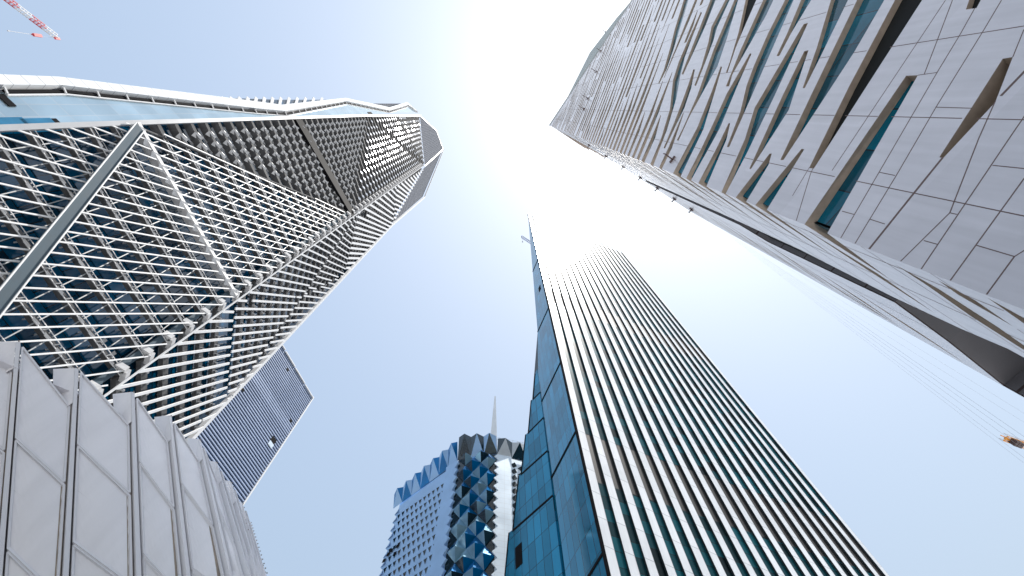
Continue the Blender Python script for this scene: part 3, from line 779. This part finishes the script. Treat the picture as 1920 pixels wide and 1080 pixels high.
# white strips with saw edges either side of the chamfer
def saw(P, u0, u1, right, m_, name, o=.9, step=4.2):
    s_ = MB(); z = T + 1
    while z > 4:
        tip = (u1 + 1.3) if right else (u0 - 1.3)
        if right: s_.slab(P, [(u0, z - step), (u1 - .6, z - step), (tip, z - step / 2), (u1 - .6, z), (u0, z)], .05, o)
        else: s_.slab(P, [(u0 + .6, z - step), (u1, z - step), (u1, z), (u0 + .6, z), (tip, z - step / 2)], .05, o)
        z -= step
    s_.build(name, m_, ct)
saw(Q1, w1_ - 6.2, w1_ - .2, True, M['cwall'], 'saw_edge_cladding')
m = MB(); m.wall(Q3, [(0, 0), (w3_ + 8, 0), (w3_ + 8, T), (0, T)], 0); m.build('clad_wall', M['cwhite'], ct)
saw(Q3, 0.2, 6.4, False, M['cwhite'], 'saw_edge_cladding', .5)
dd = MB(); z = T - 4; r_ = 0
while z > 6:
    for c in range(3):
        u = 7.4 + c * 3.2 + (0 if r_ % 2 else 0)
        l_, r2, t_, b2 = Q3.pt(u - 1.5, z + (c % 2) * -1.2, .02), Q3.pt(u + 1.5, z + (c % 2) * -1.2, .02), Q3.pt(u, z + 1.4 - (c % 2) * 1.2, .02), Q3.pt(u, z - 1.4 - (c % 2) * 1.2, .02); ap = Q3.pt(u + .1, z + .5 - (c % 2) * 1.2, 1.4)
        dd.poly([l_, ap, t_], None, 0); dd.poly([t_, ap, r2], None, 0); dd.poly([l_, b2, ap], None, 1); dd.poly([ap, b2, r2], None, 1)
    z -= 3.6; r_ += 1
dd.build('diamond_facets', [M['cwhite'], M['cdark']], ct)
# jagged crown
cw_ = MB()
def crown(P, u0, u1, n_, zb0, zb1, zt0, zt1, mats_, ob=.4, ot=3.2):
    for k in range(n_):
        a = u0 + (u1 - u0) * k / n_; b = u0 + (u1 - u0) * (k + 1) / n_; mid = (a + b) / 2
        f = lambda x, p, q: p + (q - p) * (x - u0) / (u1 - u0)
        A_, B_, M_ = P.pt(a, f(a, zt0, zt1) - .3, ot * .62), P.pt(b, f(b, zt0, zt1) - .3, ot * .62), P.pt(mid, f(mid, zt0, zt1) + .3, ot)
        a_, b_ = P.pt(a, f(a, zb0, zb1), ob), P.pt(b, f(b, zb0, zb1), ob)
        ma = mats_[k % len(mats_)]; mb_ = mats_[(k + 1) % len(mats_)]
        cw_.poly([a_, A_, M_], None, ma); cw_.poly([a_, M_, b_], None, mb_); cw_.poly([b_, M_, B_], None, ma)
        cw_.poly([A_, B_, M_], None, 3)
crown(Q1, -3.5, w1_, 7, T - 1, T + .5, T + 6.5, T + 12, [0, 1])
crown(Q2_, -.2, w2_ + .2, 3, T + 1, T + 2, T + 14, T + 10, [2, 2, 1], ot=4)
crown(Q3, 0, w3_ + 6, 3, T, T, T + 9.5, T + 7, [2, 3], ot=2.6)
cw_.build('jagged_crown', [M['cglass'], M['cwall'], M['cdark'], M['cwhite']], ct)
cb = MB(); bL = azd(104, 1.25 * T); bC = azd(84, 1.05 * T)
for a_, b_ in ((cL, bL), (bL, bC), (bC, azd(85, .885 * T))): wallup(cb, a_, b_, T)
cb.poly([p + Z * (T + 1) for p in (cL, cA, cB, azd(85, .885 * T), bC, bL)]); cb.build('rear_wall', M['cwall'], ct)
# spire, ring and roof rail
spz = azd(94.6, 148); hz = 148 / math.tan(R(33.9)) + 1.7
sp = MB(); sp.tube(spz + Z * (T - 2), spz + Z * hz, 3.3, 4, .5); sp.build('spire', M['cwhite'], ct)
rr = MB(); rc = azd(96.6, 150, T + 17)
for k in range(10):
    t0, t1 = math.pi * k / 10, math.pi * (k + 1) / 10; ex = Vector((1, .1, 0))
    rr.beam(rc + ex * 3.4 * math.cos(t0) + Z * 3.0 * math.sin(t0), rc + ex * 3.4 * math.cos(t1) + Z * 3.0 * math.sin(t1), Z.cross(ex), .4, .4)
    rr.beam(rc + ex * 2 * math.cos(t0) + Z * 1.6 * math.sin(t0), rc + ex * 2 * math.cos(t1) + Z * 1.6 * math.sin(t1), Z.cross(ex), .25, .25)
rr.beam(rc - Vector((3.4, 0, 0)), rc - Vector((3.4, 0, 10)), Vector((0, 1, 0)), .4, .4); rr.beam(rc + Vector((3.4, 0, 0)), rc + Vector((3.4, 0, -10)), Vector((0, 1, 0)), .4, .4)
rr.build('roof_gantry', M['cwhite'], ct)
rl = MB(); ra, rb_ = azd(95.5, 141, T + 13.5), azd(88.5, 143, T + 10.5)
rl.beam(ra, rb_, Z, .25, .25); rl.beam(ra + Z * 1.3, rb_ + Z * 1.3, Z, .2, .2)
for k in range(9): p = ra.lerp(rb_, k / 8); rl.beam(p - Z * 2, p + Z * 1.4, Vector((0, 1, 0)), .22, .22)
rl.build('roof_rail', M['cwhite'], ct)

# ================================================================ panelled pavilion (lower left)
pv = thing('panelled_pavilion', 'low pavilion clad in large matt grey panels stepping in sawtooth bays, lower left', 'building', (-12, 11, 0))
ribpx = [((-60, 600), (-110, 1080)), ((22, 645), (-20, 1080)), ((145, 690), (125, 1080)), ((250, 735), (262, 1080)), ((320, 780), (355, 1080)), ((375, 825), (435, 1080)), ((407, 868), (470, 1080)), ((434, 905), (485, 1080)), ((455, 945), (494, 1080)), ((470, 980), (499, 1080))]
ribpx[1] = ((35, 640), (0, 1080)); ribpx[0] = ((-95, 590), (-150, 1080))
RT = 13.3; RL = 7.5
tops = []; lows = []
for (a, b) in ribpx:
    d = ray(*a); tops.append(EYE + d * (RT / d.z)); d = ray(*b); lows.append(EYE + d * (RL / d.z))
def ribpt(i, py, o=0):
    """point on rib i at pixel row py of the photo measurement, o metres out"""
    (ax, ay), (bx, by) = ribpx[i]; t = (py - ay) / (by - ay); px = ax + (bx - ax) * t
    d = ray(px, py); A_, B_ = tops[i], lows[i]; ab = B_ - A_
    n_ = d.cross(ab.cross(d)).normalized()
    # closest point on the rib line to the ray
    w0 = EYE - A_; a_ = 1; b_ = d.dot(ab); c_ = ab.dot(ab); d_ = d.dot(w0); e_ = ab.dot(w0)
    s = (a_ * e_ - b_ * d_) / (a_ * c_ - b_ * b_)
    return A_ + ab * s
# panel rows: (left py, right py) of the joints of bay i, between rib i and i+1
rows = {0: [(600, 690), (760, 840), (960, 1020), (1160, 1220)], 1: [(650, 755), (825, 900), (1035, 1110), (1230, 1300)],
        2: [(698, 790), (836, 920), (1022, 1090), (1200, 1260)], 3: [(745, 824), (867, 949), (1042, 1115), (1220, 1280)],
        4: [(791, 862), (907, 984), (1068, 1140), (1230, 1290)], 5: [(836, 904), (947, 1018), (1095, 1160), (1240, 1300)],
        6: [(880, 942), (985, 1045), (1110, 1170), (1240, 1300)], 7: [(915, 975), (1020, 1070), (1130, 1190), (1250, 1300)], 8: [(955, 1005), (1050, 1090), (1150, 1200), (1260, 1300)]}
cen = Vector((-16, 15, 8))
RET = {1: (-8, 640), 2: (105, 692), 3: (216, 739), 4: (293, 783), 5: (353, 823), 6: (389, 866), 7: (420, 902), 8: (444, 941), 9: (462, 976)}
END = lambda j: 1290 if j < 5 else 1110
for i in range(9):
    ax = (lows[i] - tops[i]).normalized(); side = (tops[i + 1] - tops[i]); side = (side - side.dot(ax) * ax).normalized()
    nn = ax.cross(side).normalized()
    if nn.dot(EYE - tops[i]) < 0: nn = -nn
    BACK = .14; off = .16
    R_ = [(min(a, END(i)), min(b, END(i + 1))) for a, b in rows[i]]
    R_ = [p for k, p in enumerate(R_) if k == 0 or R_[k - 1] != p]
    for k in range(len(R_) - 1):
        (l0, r0), (l1, r1) = R_[k], R_[k + 1]
        a, b, c_, d_ = ribpt(i, l0), ribpt(i + 1, r0), ribpt(i + 1, r1), ribpt(i, l1)
        gap = side * .09; ve = ax * .05
        q = [a + gap + ve, b - gap * 1.3 + ve - nn * BACK, c_ - gap * 1.3 - ve - nn * BACK, d_ + gap - ve]
        pm = MB()
        ctr = sum(q, Vector()) / 4; G = 6
        bl = lambda s_, t_: (q[0].lerp(q[1], s_)).lerp(q[3].lerp(q[2], s_), t_)
        for gx in range(G):
            for gy in range(G): pm.poly([bl(gx / G, gy / G), bl((gx + 1) / G, gy / G), bl((gx + 1) / G, (gy + 1) / G), bl(gx / G, (gy + 1) / G)])
        for x in range(4):
            y = (x + 1) % 4; pm.poly([q[x], q[y], q[y] - nn * .15, q[x] - nn * .15])
        po = pm.build('panel', M['panel'], pv)
        fm = MB()
        for x in range(4):
            y = (x + 1) % 4; fm.beam(q[x] + nn * .02, q[y] + nn * .02, nn, .045, .05)
            fm.beam(q[x].lerp(ctr, .045) + nn * .005, q[y].lerp(ctr, .045) + nn * .005, nn, .012, .012)
        fm.build('trim', M['paneltrim'], po)
        sm = MB(); sm.beam(q[0].lerp(q[3], .48) + nn * .001, q[1].lerp(q[2], .42) + nn * .001, nn, .01, .004); sm.build('weld_seam', M['paneltrim'], po)
    # backing in the gaps
    bm2 = MB(); lt_, rt_, rb2, lb_ = ribpt(i, R_[0][0] + 3), ribpt(i + 1, R_[0][1] + 3), ribpt(i + 1, R_[-1][1]), ribpt(i, R_[-1][0])
    bm2.poly([p - nn * .5 - nn * (BACK if j in (1, 2) else 0) * .5 for j, p in enumerate((lt_, rt_, rb2, lb_))]); bm2.build('backing', M['paneltrim'], pv)
    # upright rib fin at rib i+1 with bolts
    j = i + 1
    top = ribpt(j, ribpx[j][0][1]); end = ribpt(j, END(j)); rbm = MB()
    w = side * .065
    f0 = [top - w * .9, top + w * .5, top + w * .5 - nn * .22, top - w * .9 - nn * .22]
    f1 = [end - w * .9, end + w * .5, end + w * .5 - nn * .22, end - w * .9 - nn * .22]
    rbm.hexa(f0 + f1); ro = rbm.build('upright_fin', M['paneltrim'], pv)
    rt2 = MB(); nrt = ribpt(j, rows[i][0][1]); bt = nrt
    rx, ry = RET[j]; d_ = ray(rx, ry); q_ = EYE + d_ * ((top.z - EYE.z) / d_.z); v_ = q_ - top
    tp = top - w; rt2.poly([tp, tp + v_, bt + v_ + ax * .5, bt - w]); rt2.poly([tp + v_, tp, tp - nn * .3]); rt2.build('return_panel', M['panel'], ro)
    gp = MB()
    if j < 6: gp.beam(bt - side * .12 - nn * .3, end - side * .12 - nn * .3, nn, .1, .3)
    if j < 6: gp.build('gap_lining', M['rib'], ro)
    bo = MB(); Lr = (end - top).length; k = 0
    while k * .42 < Lr: bo.tube(top + ax * k * .42 + nn * .0 + w * .1, top + ax * k * .42 + nn * .03 + w * .1, .018, 6); k += 1
    bo.build('bolt_heads', M['rib'], ro)
bd = MB()
for i in range(9):
    a, b = ribpt(i, END(i)), ribpt(i + 1, END(i + 1))
    a2, b2 = Vector((a.x, a.y, 0)), Vector((b.x, b.y, 0)); bd.poly([a - Z * .05, b - Z * .05, b2, a2])
for i in range(9):
    a, b = tops[i] - Z * .9, tops[i + 1] - Z * .9; bd.poly([a, b, cen + Z * 4])
bd.poly([tops[9] - Z * .9, cen + Z * 4, Vector((-16, 16, 0)), Vector((tops[9].x, tops[9].y + .5, 0))])
bd.build('base_wall', M['panel'], pv)

# ================================================================ cranes
def truss(mb_, a, b, w, h, n_, m=0, m2=None):
    a = Vector(a); b = Vector(b); d = (b - a).normalized(); s = d.cross(Z).normalized() * (w / 2); t = s.cross(d).normalized() * h
    if t.z < 0: t = -t
    ch = [lambda q, s=s: q - s, lambda q, s=s: q + s, lambda q, t=t: q + t]
    for k in range(n_):
        p, q = a.lerp(b, k / n_), a.lerp(b, (k + 1) / n_); mm = m if (m2 is None or (k // 4) % 2 == 0) else m2
        for c in ch: mb_.beam(c(p), c(q), Z, .2, .2, mm)
        mb_.beam(ch[0](p), ch[1](q), Z, .11, .11, mm); mb_.beam(ch[0](p), ch[2](q), Z, .11, .11, mm)
        mb_.beam(ch[1](p), ch[2](q), Z, .11, .11, mm); mb_.beam(ch[0](p), ch[1](p), Z, .13, .13, mm)
def mast(mb_, p, h, w=2.0, m=0):
    n_ = int(h / 6); c = [Vector((x * w / 2, y * w / 2, 0)) for x, y in ((-1, -1), (1, -1), (1, 1), (-1, 1))]
    for k in range(4): mb_.beam(p + c[k], p + c[k] + Z * h, Vector((1, 0, 0)), .25, .25, m)
    for i in range(n_):
        for k in range(4): mb_.beam(p + c[k] + Z * (h * i / n_), p + c[(k + 1) % 4] + Z * (h * (i + 1) / n_), Vector((1, 1, 0)), .12, .12, m)
def at(px, py, z):
    d = ray(px, py); return EYE + d * ((z - EYE.z) / d.z)
tip = at(107, 72, 185); k2 = at(8, -3, 171); root = tip + (k2 - tip) * 3.1
cn = thing('luffing_crane', 'red and white tower crane boom reaching in at the top left corner', 'crane', (root.x, root.y, 0))
m = MB(); truss(m, root, tip, 1.5, 1.5, 48, 0, 1); m.beam(tip - Z * .8, tip + Z * .9, Vector((1, 0, 0)), .8, .6); m.build('boom', [M['red'], M['white']], cn)
m = MB(); mast(m, Vector((root.x, root.y, 0)), root.z + 1); m.build('mast', M['white'], cn)
hook = at(70, 66, 150 - 1)
# the hook hangs plumb below the boom tip
zz_ = (math.hypot(tip.x, tip.y)) / (math.hypot(ray(70, 66).x, ray(70, 66).y) / ray(70, 66).z) + 1.7
hk = Vector((tip.x, tip.y, zz_)); m = MB(); m.beam(hk + Z * 1.0, tip, Vector((1, 0, 0)), .04, .04); m.build('hoist_rope', M['rope'], cn)
m = MB(); m.beam(hk - Z * 1.4, hk + Z * 1.4, Vector((1, 0, 0)), .9, .7); m.tube(hk - Z * 1.4, hk - Z * 2.3, .3, 8, .12); m.build('hook_block', M['red'], cn)
m = MB(); m.beam(hk - Z * 1.8, hk - Z * 9.5, Vector((1, 0, 0)), .14, .14); m.beam(hk - Z * 9.9, hk - Z * 9.3, Vector((1, 0, 0)), .35, .35); m.build('sling', M['rope'], cn)
# orange crane, lower right edge
a = at(1885, 822, 105); b = at(2010, 868, 105)
co = thing('orange_tower_crane', 'orange tower crane counter jib with grey ballast at the right edge', 'crane', (b.x, b.y, 0))
m = MB(); d = (b - a); truss(m, a, a + d * 2.4, 1.6, 1.3, 20); m.beam(a + Z * .2, a + d * .5 + Z * .2, Z, .5, .35); m.build('counter_jib', M['orange'], co)
m = MB(); dn_ = d.normalized()
for k in range(3): m.beam(a + dn_ * (2.1 + k * .95) - Z * 1.5, a + dn_ * (2.1 + k * .95) + Z * .2, dn_, 1.5, .8)
m.build('counterweight', M['grey'], co)
m = MB(); sd = dn_.cross(Z); m.beam(a + sd * .9 + Z * 1.2, a + d + sd * .9 + Z * 1.2, Z, .1, .1); m.beam(a - sd * .9 + Z * 1.2, a + d - sd * .9 + Z * 1.2, Z, .1, .1)
for k in range(7): m.beam(a + d * k / 6 + sd * .9, a + d * k / 6 + sd * .9 + Z * 1.2, dn_, .08, .08); m.beam(a + d * k / 6 - sd * .9, a + d * k / 6 - sd * .9 + Z * 1.2, dn_, .08, .08)
m.beam(a + dn_ * 3 + Z * .8 - sd * .5, a + dn_ * 5 + Z * .8 - sd * .5, Z, 1.0, 1.1); m.build('walkway_rail', M['rope'], co)
m = MB(); mast(m, Vector((b.x, b.y, 0)), b.z + 9); m.build('mast', M['orange'], co)
m = MB(); m.beam(Vector((b.x, b.y, b.z + 9)), a + dn_ * 2, Z, .12, .12); m.build('tie_bar', M['orange'], co)
# small crane beyond the finned tower
tpc = at(978.5, 444, 235); rt_c = at(1006, 462, 222)
cs = thing('distant_crane', 'small pale crane boom tip peeping out left of the finned tower roof', 'crane', (rt_c.x, rt_c.y, 0))
m = MB(); truss(m, tpc, rt_c, 1.3, 1.0, 10); m.beam(tpc - Z * .6, tpc + Z * .6, Vector((1, 0, 0)), 1, .6); m.build('boom', M['slab'], cs)
m = MB(); mast(m, Vector((rt_c.x, rt_c.y, 0)), rt_c.z); m.build('mast', M['slab'], cs)
m = MB(); m.beam(tpc, tpc - Z * 9, Vector((1, 0, 0)), .06, .06); m.beam(tpc - Z * 10, tpc - Z * 8.6, Vector((1, 0, 0)), .5, .5); m.build('hook_block', M['rope'], cs)

# ================================================================ access ropes down the side of the stone tower
pairs = [((1330, 412), (1925, 822)), ((1345, 424), (1925, 833)), ((1360, 436), (1930, 850)), ((1378, 450), (1925, 862)), ((1400, 468), (1925, 872)), ((1430, 482), (1925, 795)), ((1425, 470), (1925, 778))]
words = ['nearest the stone wall', 'second out from the stone wall', 'third out from the stone wall', 'fourth out from the stone wall', 'fifth out from the stone wall', 'sixth out from the stone wall', 'lowest and farthest out from the stone wall']
order = sorted(pairs, key=lambda p: p[1][1])
for (a, b), wd_ in zip(order, words):
    p0 = at(*a, 84); d = ray(*b); q0 = EYE + d * (math.hypot(p0.x, p0.y) * .93 / math.hypot(d.x, d.y))
    m = MB(); m.beam(p0, q0, Z, .009, .009); e0 = q0 + (q0 - p0) * .3
    if e0.z > 0: m.beam(q0, e0, Z, .009, .009)
    o = m.build('rope', M['rope']); o['label'] = 'thin pale rope stretched across the sky, ' + wd_; o['category'] = 'rope'; o['group'] = 'ropes beside the stone tower'
flush()
for o in bpy.data.objects:
    if 'base' in o.keys(): del o['base']
print('slits', len(slits1), len(slits2), 'objects', len(bpy.data.objects))
